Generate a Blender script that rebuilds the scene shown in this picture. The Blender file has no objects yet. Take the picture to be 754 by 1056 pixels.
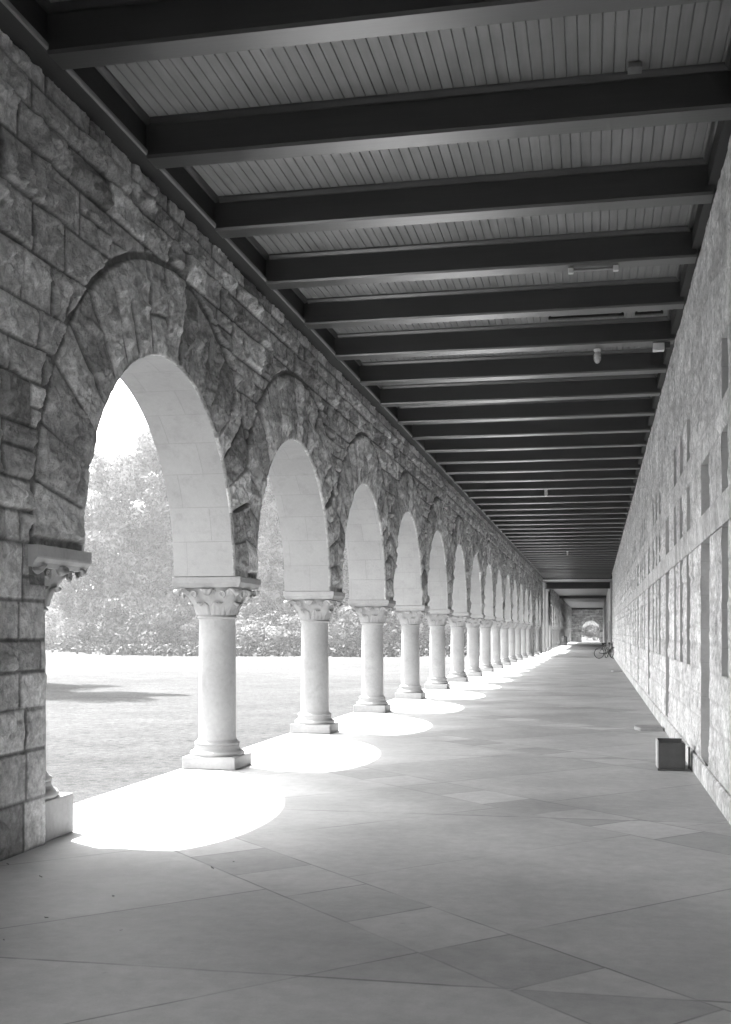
import bpy, bmesh, math, random
import numpy as np
from mathutils import Vector, Matrix

R = math.radians
rng = np.random.default_rng(7)
random.seed(7)
scn = bpy.context.scene
COL = scn.collection

# ------------------------------------------------------------------ measures (metres; corridor runs along +Y)
TH = R(11.46)                     # camera turned left of the corridor axis
CT, ST = math.cos(TH), math.sin(TH)
XW, XO = -4.05, -4.82             # inner / outer face of the arcade wall
XC = -4.43                        # column line
XR = 1.12                         # face of the building wall on the right
ZA = 2.25                         # top of the abacus
ZS, RI, RO = 2.30, 1.98, 2.83     # springing height, inner and outer radius of the arch rings
BAY = 4.8
BANDW = 0.055                     # recessed band round the arch rings
ZB = 5.75                         # underside of the ceiling beams
ZBOARD = 6.08
YE = -1.4                         # open end of the arcade behind the camera

def at(u, d):
    """ground point seen at photo column u, d metres ahead of the camera"""
    r = (u - 377.0) / 1172.5 * d
    return (-ST * d + CT * r, CT * d + ST * r)

# ------------------------------------------------------------------ object helpers
def tag(o, label=None, cat=None, group=None, kind=None):
    if label: o['label'] = label
    if cat: o['category'] = cat
    if group: o['group'] = group
    if kind: o['kind'] = kind
    return o

def empty(name, loc=(0, 0, 0), rz=0.0):
    o = bpy.data.objects.new(name, None)
    o.empty_display_size = 0.2
    o.location = loc
    o.rotation_euler = (0, 0, rz)
    COL.objects.link(o)
    return o

def link(name, me, mat=None, parent=None, loc=None):
    o = bpy.data.objects.new(name, me)
    COL.objects.link(o)
    if mat is not None and len(me.materials) == 0:
        me.materials.append(mat)
    if parent is not None: o.parent = parent
    if loc is not None: o.location = loc
    return o

def copy_tree(o, parent=None):
    c = o.copy(); COL.objects.link(c)
    if parent is not None: c.parent = parent
    for ch in list(o.children):
        copy_tree(ch, c)
    return c

def mesh_np(name, V, F, smooth=True, attrs=None, uv=None):
    """V (n,3), F (m,4) or (m,3)"""
    V = np.ascontiguousarray(V, dtype=np.float32); F = np.ascontiguousarray(F, dtype=np.int32)
    me = bpy.data.meshes.new(name)
    k = F.shape[1]
    me.vertices.add(len(V)); me.vertices.foreach_set('co', V.ravel())
    me.loops.add(F.size); me.loops.foreach_set('vertex_index', F.ravel())
    me.polygons.add(len(F))
    me.polygons.foreach_set('loop_start', np.arange(0, F.size, k, dtype=np.int32))
    me.polygons.foreach_set('loop_total', np.full(len(F), k, dtype=np.int32))
    me.polygons.foreach_set('use_smooth', np.full(len(F), smooth, dtype=bool))
    if uv is not None:
        l = me.uv_layers.new(name='UVMap')
        l.data.foreach_set('uv', np.ascontiguousarray(uv[F.ravel()], dtype=np.float32).ravel())
    if attrs:
        for n, a in attrs.items():
            at_ = me.attributes.new(n, 'FLOAT', 'POINT')
            at_.data.foreach_set('value', np.ascontiguousarray(a, dtype=np.float32))
    me.update(calc_edges=True)
    me.validate()
    return me

class MB:
    """collects boxes, tubes and lathes into one mesh"""
    def __init__(self): self.v = []; self.f = []; self.sm = []
    def add(self, vs, fs, smooth=False):
        b = len(self.v); self.v += [tuple(x) for x in vs]
        for f in fs: self.f.append(tuple(b + i for i in f)); self.sm.append(smooth)
    def box(self, x0, x1, y0, y1, z0, z1, ch=0.0):
        if ch <= 0:
            vs = [(x, y, z) for z in (z0, z1) for y in (y0, y1) for x in (x0, x1)]
            self.add(vs, [(0, 2, 3, 1), (4, 5, 7, 6), (0, 1, 5, 4), (2, 6, 7, 3), (0, 4, 6, 2), (1, 3, 7, 5)])
        else:
            bm = bmesh.new(); bmesh.ops.create_cube(bm, size=1)
            for v in bm.verts:
                v.co = ((x0 + x1) / 2 + v.co.x * (x1 - x0), (y0 + y1) / 2 + v.co.y * (y1 - y0), (z0 + z1) / 2 + v.co.z * (z1 - z0))
            bmesh.ops.bevel(bm, geom=bm.edges[:], offset=ch, segments=2, affect='EDGES', profile=0.5)
            bm.verts.index_update()
            self.add([v.co[:] for v in bm.verts], [[v.index for v in f.verts] for f in bm.faces]); bm.free()
        return self
    def tube(self, pts, rad, n=8, caps=True):
        pts = [Vector(p) for p in pts]
        rads = rad if isinstance(rad, (list, tuple)) else [rad] * len(pts)
        rings = []
        for i, p in enumerate(pts):
            d = (pts[min(i + 1, len(pts) - 1)] - pts[max(i - 1, 0)])
            d = d.normalized() if d.length > 1e-9 else Vector((0, 0, 1))
            a = d.orthogonal().normalized() if i == 0 else (rings_a - d * rings_a.dot(d)).normalized()
            rings_a = a; b = d.cross(a)
            rings.append([p + (a * math.cos(2 * math.pi * k / n) + b * math.sin(2 * math.pi * k / n)) * rads[i] for k in range(n)])
        vs = [q for r_ in rings for q in r_]
        fs = [(i * n + k, i * n + (k + 1) % n, (i + 1) * n + (k + 1) % n, (i + 1) * n + k) for i in range(len(pts) - 1) for k in range(n)]
        self.add(vs, fs, True)
        if caps:
            m = len(vs)
            self.add(rings[0], [tuple(reversed(range(n)))]); self.add(rings[-1], [tuple(range(n))])
        return self
    def lathe(self, prof, n=40, c=(0, 0, 0), caps=True):
        vs = [(c[0] + r_ * math.cos(2 * math.pi * k / n), c[1] + r_ * math.sin(2 * math.pi * k / n), c[2] + z) for r_, z in prof for k in range(n)]
        fs = [(i * n + k, i * n + (k + 1) % n, (i + 1) * n + (k + 1) % n, (i + 1) * n + k) for i in range(len(prof) - 1) for k in range(n)]
        self.add(vs, fs, True)
        if caps:
            self.add(vs[:n], [tuple(reversed(range(n)))]); self.add(vs[-n:], [tuple(range(n))])
        return self
    def extrude_y(self, prof, y0, y1, closed=True):
        """profile of (x, z) points swept along Y"""
        n = len(prof)
        vs = [(x, y, z) for y in (y0, y1) for x, z in prof]
        fs = [(k, (k + 1) % n, n + (k + 1) % n, n + k) for k in range(n if closed else n - 1)]
        if closed: fs += [tuple(range(n)), tuple(reversed(range(n, 2 * n)))]
        self.add(vs, fs); return self
    def extrude_x(self, prof, x0, x1):
        """profile of (y, z) points swept along X"""
        n = len(prof)
        vs = [(x, y, z) for x in (x0, x1) for y, z in prof]
        fs = [(k, (k + 1) % n, n + (k + 1) % n, n + k) for k in range(n)] + [tuple(range(n)), tuple(reversed(range(n, 2 * n)))]
        self.add(vs, fs); return self
    def mesh(self, name):
        me = bpy.data.meshes.new(name); me.from_pydata(self.v, [], self.f)
        me.polygons.foreach_set('use_smooth', self.sm); me.update()
        bm = bmesh.new(); bm.from_mesh(me); bmesh.ops.recalc_face_normals(bm, faces=bm.faces); bm.to_mesh(me); bm.free()
        return me
    def build(self, name, mat, parent=None, loc=None):
        return link(name, self.mesh(name), mat, parent, loc)

# ------------------------------------------------------------------ numpy noise
def vnoise(x, y, seed):
    r_ = np.random.default_rng(seed); T = r_.random((256, 256))
    xi = np.floor(x).astype(int); yi = np.floor(y).astype(int)
    fx = x - xi; fy = y - yi; fx = fx * fx * (3 - 2 * fx); fy = fy * fy * (3 - 2 * fy)
    g = lambda a, b: T[a & 255, b & 255]
    return (g(xi, yi) * (1 - fx) + g(xi + 1, yi) * fx) * (1 - fy) + (g(xi, yi + 1) * (1 - fx) + g(xi + 1, yi + 1) * fx) * fy

def fbm(x, y, seed, octv=4, ridge=False):
    s = 0; a = 1.0; t = 0
    for o in range(octv):
        n = vnoise(x * 2 ** o + 17.3 * o, y * 2 ** o + 9.1 * o, seed + o)
        if ridge: n = 1 - abs(2 * n - 1)
        s = s + a * n; t += a; a *= 0.5
    return s / t

# ------------------------------------------------------------------ materials (the photograph is black and white: neutral greys)
def mat(name, rough=0.85):
    m = bpy.data.materials.new(name); m.use_nodes = True
    nt = m.node_tree; bs = nt.nodes['Principled BSDF']
    bs.inputs['Roughness'].default_value = rough
    bs.inputs['Specular IOR Level'].default_value = 0.25
    return m, nt, bs

def nd(nt, typ, **kw):
    n = nt.nodes.new(typ)
    for k, v in kw.items():
        if k in n.inputs.keys() if isinstance(k, str) else False: n.inputs[k].default_value = v
        else: setattr(n, k, v)
    return n

def math_(nt, op, a, b=None, c=None):
    n = nt.nodes.new('ShaderNodeMath'); n.operation = op
    for i, v in enumerate((a, b, c)):
        if v is None: continue
        if isinstance(v, (int, float)): n.inputs[i].default_value = v
        else: nt.links.new(v, n.inputs[i])
    return n.outputs[0]

def noise(nt, scale, detail=6, rough=0.6, vec=None, dim='3D'):
    n = nt.nodes.new('ShaderNodeTexNoise'); n.inputs['Scale'].default_value = scale
    n.inputs['Detail'].default_value = detail; n.inputs['Roughness'].default_value = rough
    if vec is not None: nt.links.new(vec, n.inputs['Vector'])
    return n.outputs['Fac']

def objco(nt):
    g = nt.nodes.new('ShaderNodeNewGeometry'); return g.outputs['Position']

def remap(nt, v, a, b, c, d):
    n = nt.nodes.new('ShaderNodeMapRange'); n.clamp = True
    for i, x in enumerate((a, b, c, d)): n.inputs[i + 1].default_value = x
    nt.links.new(v, n.inputs[0]); return n.outputs[0]

def grey(nt, val, bs):
    c = nt.nodes.new('ShaderNodeCombineColor')
    for i in range(3): nt.links.new(val, c.inputs[i])
    nt.links.new(c.outputs[0], bs.inputs['Base Color'])

def bump(nt, h, bs, strength=0.5, dist=0.01):
    b = nt.nodes.new('ShaderNodeBump'); b.inputs['Strength'].default_value = strength; b.inputs['Distance'].default_value = dist
    nt.links.new(h, b.inputs['Height']); nt.links.new(b.outputs[0], bs.inputs['Normal'])

def attr(nt, name):
    a = nt.nodes.new('ShaderNodeAttribute'); a.attribute_name = name; return a.outputs['Fac']

def stone_rock(name, base, var=0.45, jd=0.36):
    m, nt, bs = mat(name, 0.92)
    co = objco(nt)
    n1 = noise(nt, 2.2, 8, 0.65, co); n2 = noise(nt, 14, 6, 0.7, co); n3 = noise(nt, 70, 4, 0.7, co)
    k = remap(nt, n1, 0.32, 0.68, 0.66, 1.28)
    k = math_(nt, 'MULTIPLY', k, remap(nt, n2, 0.33, 0.68, 0.62, 1.32))
    k = math_(nt, 'MULTIPLY', k, remap(nt, n3, 0.3, 0.7, 0.86, 1.12))
    k = math_(nt, 'MULTIPLY', k, remap(nt, attr(nt, 'tone'), 0, 1, 1 - var, 1 + var * 0.6))
    k = math_(nt, 'MULTIPLY', k, remap(nt, attr(nt, 'joint'), 0, 1, 1.0, jd))
    v = math_(nt, 'MULTIPLY', k, base)
    grey(nt, v, bs)
    h = math_(nt, 'ADD', math_(nt, 'MULTIPLY', n2, 1.0), math_(nt, 'MULTIPLY', n3, 0.5))
    bump(nt, h, bs, 1.0, 0.03)
    return m

def stone_smooth(name, base, joints=None, rough=0.8, amp=0.12):
    """dressed stone; joints=(length, height) draws ashlar joints along the UV map"""
    m, nt, bs = mat(name, rough)
    co = objco(nt)
    n1 = noise(nt, 1.7, 7, 0.6, co); n2 = noise(nt, 22, 5, 0.65, co); n3 = noise(nt, 130, 3, 0.7, co)
    k = remap(nt, n1, 0.3, 0.7, 1 - amp, 1 + amp)
    k = math_(nt, 'MULTIPLY', k, remap(nt, n2, 0.3, 0.7, 1 - amp * 0.5, 1 + amp * 0.5))
    h = math_(nt, 'ADD', math_(nt, 'MULTIPLY', n2, 0.6), math_(nt, 'MULTIPLY', n3, 0.35))
    if joints:
        uvn = nt.nodes.new('ShaderNodeUVMap')
        br = nt.nodes.new('ShaderNodeTexBrick')
        br.offset = 0.5; br.squash = 1.0
        br.inputs['Scale'].default_value = 1.0; br.inputs['Brick Width'].default_value = joints[0]; br.inputs['Row Height'].default_value = joints[1]
        br.inputs['Mortar Size'].default_value = 0.003; br.inputs['Mortar Smooth'].default_value = 0.3; br.inputs['Bias'].default_value = 0
        br.inputs['Color1'].default_value = (0.97, 0.97, 0.97, 1); br.inputs['Color2'].default_value = (1.03, 1.03, 1.03, 1); br.inputs['Mortar'].default_value = (1, 1, 1, 1)
        nt.links.new(uvn.outputs[0], br.inputs['Vector'])
        bw = nt.nodes.new('ShaderNodeRGBToBW'); nt.links.new(br.outputs['Color'], bw.inputs[0])
        k = math_(nt, 'MULTIPLY', k, bw.outputs[0])
        k = math_(nt, 'MULTIPLY', k, remap(nt, br.outputs['Fac'], 0, 1, 1.0, 0.83))
        h = math_(nt, 'SUBTRACT', h, math_(nt, 'MULTIPLY', br.outputs['Fac'], 1.2))
    oi = nt.nodes.new('ShaderNodeObjectInfo')
    k = math_(nt, 'MULTIPLY', k, remap(nt, oi.outputs['Random'], 0, 1, 0.93, 1.07))
    n4 = noise(nt, 5, 8, 0.75, co)
    k = math_(nt, 'MULTIPLY', k, remap(nt, n4, 0.52, 0.75, 1.0, 0.8))
    grey(nt, math_(nt, 'MULTIPLY', k, base), bs)
    bump(nt, h, bs, 0.45, 0.010)
    return m

def paint(name, base, rough=0.6, grain=(60, 1.2, 60), amp=0.2, spec=0.3):
    m, nt, bs = mat(name, rough); bs.inputs['Specular IOR Level'].default_value = spec
    co = objco(nt)
    mp = nt.nodes.new('ShaderNodeMapping'); mp.inputs['Scale'].default_value = grain; nt.links.new(co, mp.inputs['Vector'])
    n1 = noise(nt, 1.0, 5, 0.6, mp.outputs[0]); n2 = noise(nt, 1.3, 6, 0.6, co)
    k = math_(nt, 'MULTIPLY', remap(nt, n1, 0.3, 0.7, 1 - amp, 1 + amp), remap(nt, n2, 0.3, 0.7, 1 - amp, 1 + amp))
    grey(nt, math_(nt, 'MULTIPLY', k, base), bs)
    bump(nt, n1, bs, 0.25, 0.004)
    return m

def plain(name, base, rough=0.5, metal=0.0, amp=0.12, scale=12):
    m, nt, bs = mat(name, rough)
    if rough > 0.9: bs.inputs['Specular IOR Level'].default_value = 0.0
    bs.inputs['Metallic'].default_value = metal
    n1 = noise(nt, scale, 6, 0.6, objco(nt))
    grey(nt, math_(nt, 'MULTIPLY', remap(nt, n1, 0.3, 0.7, 1 - amp, 1 + amp), base), bs)
    return m

def floor_mat():
    m, nt, bs = mat('scored_concrete', 0.62)
    bs.inputs['Specular IOR Level'].default_value = 0.08
    co = objco(nt)
    sp = nt.nodes.new('ShaderNodeSeparateXYZ'); nt.links.new(co, sp.inputs[0])
    X, Y = sp.outputs[0], sp.outputs[1]
    pp = math_(nt, 'ADD', Y, math_(nt, 'MULTIPLY', X, 1.05))
    qq = math_(nt, 'SUBTRACT', Y, math_(nt, 'MULTIPLY', X, 1.05))
    wob = math_(nt, 'MULTIPLY', math_(nt, 'SUBTRACT', noise(nt, 3.0, 3, 0.5, co), 0.5), 0.02)
    def joint(v, off, per, w, i):
        c = math_(nt, 'DIVIDE', math_(nt, 'SUBTRACT', math_(nt, 'ADD', v, wob), off), per)
        fr = math_(nt, 'FRACT', c)
        d = math_(nt, 'MULTIPLY', math_(nt, 'MINIMUM', fr, math_(nt, 'SUBTRACT', 1.0, fr)), per)
        ln = remap(nt, d, w * 0.35, w, 1.0, 0.0)
        wear = remap(nt, noise(nt, 0.55 + 0.13 * i, 3, 0.6, co), 0.38, 0.54, 0.15, 1.0)
        return math_(nt, 'FLOOR', c), math_(nt, 'MULTIPLY', ln, wear), fr
    # diagonal bands of square tiles crossing each bay, plain slabs between them
    c1, l1, f1 = joint(pp, 4.71, 4.8, 0.016, 0)
    c2, l2, _ = joint(pp, 5.59, 4.8, 0.016, 1)
    c3, l3, f3 = joint(qq, 5.50, 1.03, 0.016, 2)
    c4, l4, _ = joint(qq, 6.54, 2.4, 0.016, 3)
    c5, l5, _ = joint(Y, 5.13, 4.8, 0.016, 4)
    band = math_(nt, 'LESS_THAN', f1, 0.88 / 4.8)
    nb = math_(nt, 'SUBTRACT', 1.0, band)
    lines = math_(nt, 'MAXIMUM', math_(nt, 'MAXIMUM', l1, l2), l5)
    lines = math_(nt, 'MAXIMUM', lines, math_(nt, 'MULTIPLY', l3, band))
    lines = math_(nt, 'MAXIMUM', lines, math_(nt, 'MULTIPLY', l4, nb))
    cell = nt.nodes.new('ShaderNodeCombineXYZ')
    nt.links.new(math_(nt, 'ADD', c1, math_(nt, 'MULTIPLY', band, 37.0)), cell.inputs[0])
    nt.links.new(math_(nt, 'ADD', math_(nt, 'MULTIPLY', c3, band), math_(nt, 'MULTIPLY', c4, nb)), cell.inputs[1])
    nt.links.new(c5, cell.inputs[2])
    alt = math_(nt, 'ABSOLUTE', math_(nt, 'MODULO', math_(nt, 'ADD', c3, c5), 2.0))
    altk = remap(nt, math_(nt, 'ADD', alt, math_(nt, 'MULTIPLY', math_(nt, 'SUBTRACT', noise(nt, 0.45, 2, 0.5, co), 0.5), 1.2)), 0.1, 0.9, 0.90, 1.09)
    bandk = math_(nt, 'ADD', math_(nt, 'MULTIPLY', altk, band), nb)
    wn = nt.nodes.new('ShaderNodeTexWhiteNoise'); wn.noise_dimensions = '3D'; nt.links.new(cell.outputs[0], wn.inputs['Vector'])
    n1 = noise(nt, 0.8, 8, 0.65, co); n2 = noise(nt, 9, 6, 0.7, co); n3 = noise(nt, 90, 3, 0.7, co)
    k = math_(nt, 'MULTIPLY', remap(nt, wn.outputs['Value'], 0, 1, 0.92, 1.07), bandk)
    k = math_(nt, 'MULTIPLY', k, remap(nt, n1, 0.32, 0.68, 0.83, 1.14))
    k = math_(nt, 'MULTIPLY', k, remap(nt, n2, 0.3, 0.7, 0.90, 1.09))
    k = math_(nt, 'MULTIPLY', k, remap(nt, n3, 0.3, 0.7, 0.95, 1.05))
    k = math_(nt, 'MULTIPLY', k, remap(nt, lines, 0, 1, 1.0, 0.58))
    # drip spots and stains
    vo = nt.nodes.new('ShaderNodeTexVoronoi'); vo.inputs['Scale'].default_value = 1.5; nt.links.new(co, vo.inputs['Vector'])
    k = math_(nt, 'MULTIPLY', k, remap(nt, vo.outputs['Distance'], 0.0, 0.03, 0.8, 1.0))
    grey(nt, math_(nt, 'MULTIPLY', k, FLOOR_ALB), bs)
    h = math_(nt, 'SUBTRACT', math_(nt, 'ADD', math_(nt, 'MULTIPLY', n2, 0.4), math_(nt, 'MULTIPLY', n3, 0.3)), lines)
    bump(nt, h, bs, 0.3, 0.006)
    nt.links.new(remap(nt, n1, 0.3, 0.7, 0.5, 0.72), bs.inputs['Roughness'])
    return m

def lawn_mat():
    m, nt, bs = mat('dry_lawn', 0.95); bs.inputs['Specular IOR Level'].default_value = 0.0
    co = objco(nt)
    n0 = noise(nt, 0.12, 5, 0.6, co); n1 = noise(nt, 1.1, 8, 0.7, co); n2 = noise(nt, 9, 6, 0.75, co); n3 = noise(nt, 45, 3, 0.8, co)
    k = remap(nt, n0, 0.3, 0.7, 0.82, 1.16)
    k = math_(nt, 'MULTIPLY', k, remap(nt, n1, 0.3, 0.7, 0.84, 1.14))
    k = math_(nt, 'MULTIPLY', k, remap(nt, n2, 0.34, 0.66, 0.72, 1.24))
    k = math_(nt, 'MULTIPLY', k, remap(nt, n3, 0.32, 0.68, 0.6, 1.35))
    vo = nt.nodes.new('ShaderNodeTexVoronoi'); vo.inputs['Scale'].default_value = 3.2; nt.links.new(co, vo.inputs['Vector'])
    k = math_(nt, 'MULTIPLY', k, remap(nt, vo.outputs['Distance'], 0.05, 0.22, 0.6, 1.04))
    grey(nt, math_(nt, 'MULTIPLY', k, LAWN_ALB), bs)
    bump(nt, math_(nt, 'ADD', n2, math_(nt, 'MULTIPLY', n3, 0.6)), bs, 1.0, 0.06)
    return m

def leaf_mat(name, base):
    m = bpy.data.materials.new(name); m.use_nodes = True; nt = m.node_tree
    bs = nt.nodes['Principled BSDF']; out = nt.nodes['Material Output']
    bs.inputs['Roughness'].default_value = 0.6; bs.inputs['Specular IOR Level'].default_value = 0.3
    t = remap(nt, attr(nt, 'tone'), 0, 1, 0.4, 1.75)
    v = math_(nt, 'MULTIPLY', t, base)
    grey(nt, v, bs)
    tr = nt.nodes.new('ShaderNodeBsdfTranslucent')
    c = nt.nodes.new('ShaderNodeCombineColor')
    for i in range(3): nt.links.new(v, c.inputs[i])
    nt.links.new(c.outputs[0], tr.inputs['Color'])
    mx = nt.nodes.new('ShaderNodeMixShader'); mx.inputs[0].default_value = 0.22
    nt.links.new(bs.outputs[0], mx.inputs[1]); nt.links.new(tr.outputs[0], mx.inputs[2]); nt.links.new(mx.outputs[0], out.inputs['Surface'])
    return m

HAZE = 0.0009
FLOOR_ALB = 0.415
LAWN_ALB = 0.104
M = {}
M['rock'] = stone_rock('rock_faced_sandstone', 0.58, 0.5, 0.36)
M['rock_pale'] = stone_rock('pale_rock_faced_sandstone', 0.77, 0.15, 0.82)
M['dressed'] = stone_smooth('dressed_sandstone', 0.31)
M['soffit'] = stone_smooth('dressed_soffit_stone', 0.32, (0.62, 0.40), amp=0.07)
M['jamb'] = stone_smooth('dressed_jamb_stone', 0.55, (3.0, 0.37), amp=0.12)
M['far_stone'] = stone_smooth('grey_far_stone', 0.30)
M['floor'] = floor_mat()
M['lawn'] = lawn_mat()
M['boards'] = paint('dark_painted_boards', 0.19, 0.5, (14, 0.8, 14), 0.16, 0.4)
M['beam'] = paint('dark_painted_beams', 0.03, 0.3, (0.9, 30, 30), 0.15, 1.0)
M['plate'] = paint('dark_painted_plate', 0.022, 0.6, (30, 0.9, 30), 0.15)
M['drive'] = plain('pale_gravel', 0.42, 0.95, 0, 0.12, 3)
M['soil'] = plain('dark_mulch', 0.026, 0.95, 0, 0.75, 0.35)
M['damper'] = plain('dark_damper', 0.035, 0.95, 0, 0.2, 5)  # dark colour of the added sheet behind the camera
M['bark'] = plain('grey_bark', 0.10, 0.9, 0, 0.3, 6)
M['leaf'] = leaf_mat('tree_leaf', 0.115)
M['leaf_pale'] = leaf_mat('pale_leaf', 0.17)
M['leaf_dark'] = leaf_mat('dark_leaf', 0.032)
M['box_dark'] = plain('dark_box_metal', 0.07, 0.5, 0.0, 0.15)
M['box_pale'] = plain('pale_box_metal', 0.42, 0.5, 0.0, 0.08)
M['deadleaf'] = plain('dead_leaf', 0.16, 0.8)
M['black'] = plain('black_rubber', 0.02, 0.6)
M['white'] = plain('white_fitting', 0.6, 0.4, 0, 0.06)
M['metal'] = plain('grey_conduit', 0.3, 0.4, 0.6, 0.1)
M['dooredge'] = plain('dark_door_wood', 0.06, 0.5, 0, 0.2)
m_, nt_, bs_ = mat('window_glass', 0.06); bs_.inputs['Base Color'].default_value = (0.02, 0.02, 0.02, 1); bs_.inputs['Specular IOR Level'].default_value = 0.5
M['glass'] = m_
m_, nt_, bs_ = mat('lamp_glass', 0.15); bs_.inputs['Base Color'].default_value = (0.75, 0.75, 0.75, 1); bs_.inputs['Transmission Weight'].default_value = 0.3
M['lampglass'] = m_

# ------------------------------------------------------------------ rock-faced masonry as real relief
def make_blocks(y0, y1, z0, z1, rs, hmin=0.23, hmax=0.43, lmin=0.38, lmax=0.95, fixed=()):
    """coursed random ashlar -> list of rectangles. fixed = z levels where a course line must fall"""
    r_ = np.random.default_rng(rs)
    lv = [z0]; stops = sorted([f for f in fixed if z0 < f < z1] + [z1])
    for s in stops:
        while s - lv[-1] > 1e-6:
            h = r_.uniform(hmin, hmax)
            rem = s - lv[-1]
            if rem < hmax * 1.05: h = rem
            elif rem - h < hmin * 0.8: h = rem / 2
            lv.append(lv[-1] + h)
    out = []
    for a, b in zip(lv[:-1], lv[1:]):
        y = y0 - r_.uniform(0, 0.5)
        while y < y1:
            L = r_.uniform(lmin, lmax)
            if r_.random() < 0.18: L *= 0.55
            ye = y + L
            if b - a > 0.33 and r_.random() < 0.3:
                zm = a + (b - a) * r_.uniform(0.4, 0.6)
                ys_ = y + L * r_.uniform(0.35, 0.65)
                if r_.random() < 0.5: out += [(y, ye, a, zm), (y, ye, zm, b)]
                else: out += [(y, ys_, a, zm), (ys_, ye, a, zm), (y, ye, zm, b)]
            else:
                out.append((y, ye, a, b))
            y = ye
    return out

def rock_height(D, A, B, la, lb, r_, amp):
    """faceted rock face. D=list of distances to each side, A,B coords in block centred -1..1"""
    slopes = [r_.uniform(2.2, 7.0) for _ in D]
    top = amp * r_.uniform(0.5, 1.2)
    h = top + amp * (r_.uniform(-0.35, 0.35) * A + r_.uniform(-0.35, 0.35) * B)
    for _ in range(3):                                   # spalled facets
        t = r_.uniform(0, 2 * math.pi)
        h = np.minimum(h, top * r_.uniform(0.9, 1.2) + amp * r_.uniform(0.5, 1.9) * (r_.uniform(0.0, 0.7) - (A * math.cos(t) + B * math.sin(t))))
    h = np.maximum(h, amp * 0.22)
    for d, s in zip(D, slopes): h = np.minimum(h, 0.003 + d * s)
    return np.maximum(h, 0.0)

def relief_wall(name, ys, zs, blocks, keep, place, seed, amp=0.05, circles=(), flip=False, nz=1.0, margins=()):
    """grid of relief over (y,z); keep(yc,zc)->mask of kept cells; circles=(cy, cz, r, zmin) round holes whose edge the grid is snapped to"""
    r_ = np.random.default_rng(seed)
    Yg, Zg = np.meshgrid(ys, zs, indexing='ij')
    H = np.zeros_like(Yg); T = np.full_like(Yg, 0.5); J = np.ones_like(Yg)
    Dc = np.full_like(Yg, 9.0)
    for (cy, cz, cr, zmin) in circles:
        d = np.where(Zg >= zmin - 0.3, np.hypot(Yg - cy, Zg - cz) - cr, 9.0)
        Dc = np.minimum(Dc, d)
    F1 = fbm(Yg * 11, Zg * 11, seed + 11, 3) - 0.5
    F2 = fbm(Yg * 4.3, Zg * 5.1, seed + 31, 5, True) - 0.6
    F1 = F1 + 0.55 * (fbm(Yg * 24, Zg * 24, seed + 51, 2) - 0.5)
    F3 = vnoise(Yg * 7.0 + 3 * vnoise(Yg * 5, Zg * 5, seed + 3), Zg * 7.0, seed + 8); F3 = np.floor(F3 * 4) / 4 - 0.4
    E = np.ones_like(Yg)
    for e_ in margins: E = np.minimum(E, np.clip((np.abs(Yg - e_) - 0.1) / 1.2, 0.0, 1.0) + (Zg > ZA) if not flip else np.clip(np.abs(Yg - e_) / 0.15, 0.1, 1.0))
    for (a, b, c, d) in blocks:
        i0, i1 = np.searchsorted(ys, a), np.searchsorted(ys, b); j0, j1 = np.searchsorted(zs, c), np.searchsorted(zs, d)
        if i1 <= i0 or j1 <= j0: continue
        y = Yg[i0:i1, j0:j1]; z = Zg[i0:i1, j0:j1]
        D = [y - a, b - y, z - c, d - z, np.maximum(Dc[i0:i1, j0:j1], 0)]
        dm = np.minimum.reduce(D)
        h = rock_height([np.maximum(q - 0.009, 0) for q in D], (y - a) / (b - a) * 2 - 1, (z - c) / (d - c) * 2 - 1, b - a, d - c, r_, amp)
        n = (F1[i0:i1, j0:j1] * 0.05 + F2[i0:i1, j0:j1] * 0.09 + F3[i0:i1, j0:j1] * 0.07) * nz * np.clip((dm - 0.012) / 0.035, 0, 1)
        H[i0:i1, j0:j1] = np.minimum(1, 0.22 + E[i0:i1, j0:j1]) * (0.55 if (d > ZB and not flip) else 1.0) * np.maximum(h + n * amp / 0.05, np.minimum(h, amp * 0.2))
        T[i0:i1, j0:j1] = np.clip(r_.normal(0.5, 0.24), 0, 1)
        J[i0:i1, j0:j1] = np.clip(1 - (dm - 0.009) / 0.010, 0, 1)
    ny, nzv = Yg.shape
    yc = (ys[:-1] + ys[1:]) / 2; zc = (zs[:-1] + zs[1:]) / 2
    YC, ZC = np.meshgrid(yc, zc, indexing='ij')
    K = keep(YC, ZC)
    P = np.stack([Yg, Zg], -1).copy()
    for (cy, cz, cr, zmin) in circles:
        rr = np.hypot(Yg - cy, Zg - cz)
        inside = (rr < cr) & (Zg >= zmin - 1e-6)
        # a cell stays if its centre is outside the circle
        ci = (np.hypot(YC - cy, ZC - cz) < cr) & (ZC >= zmin)
        K &= ~ci
        sel = inside & (rr > 0.3)
        f = cr / np.maximum(rr, 1e-6)
        P[..., 0] = np.where(sel, cy + (Yg - cy) * f, P[..., 0]); P[..., 1] = np.where(sel, cz + (Zg - cz) * f, P[..., 1])
    idx = np.arange(ny * nzv).reshape(ny, nzv)
    q = np.stack([idx[:-1, :-1], idx[1:, :-1], idx[1:, 1:], idx[:-1, 1:]], -1)[K]
    if flip: q = q[:, ::-1]
    used = np.unique(q); rm = np.full(ny * nzv, -1); rm[used] = np.arange(len(used)); q = rm[q]
    V = place(P[..., 0].ravel()[used], P[..., 1].ravel()[used], H.ravel()[used])
    return mesh_np(name, V, q, True, {'tone': T.ravel()[used], 'joint': J.ravel()[used]})

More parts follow.
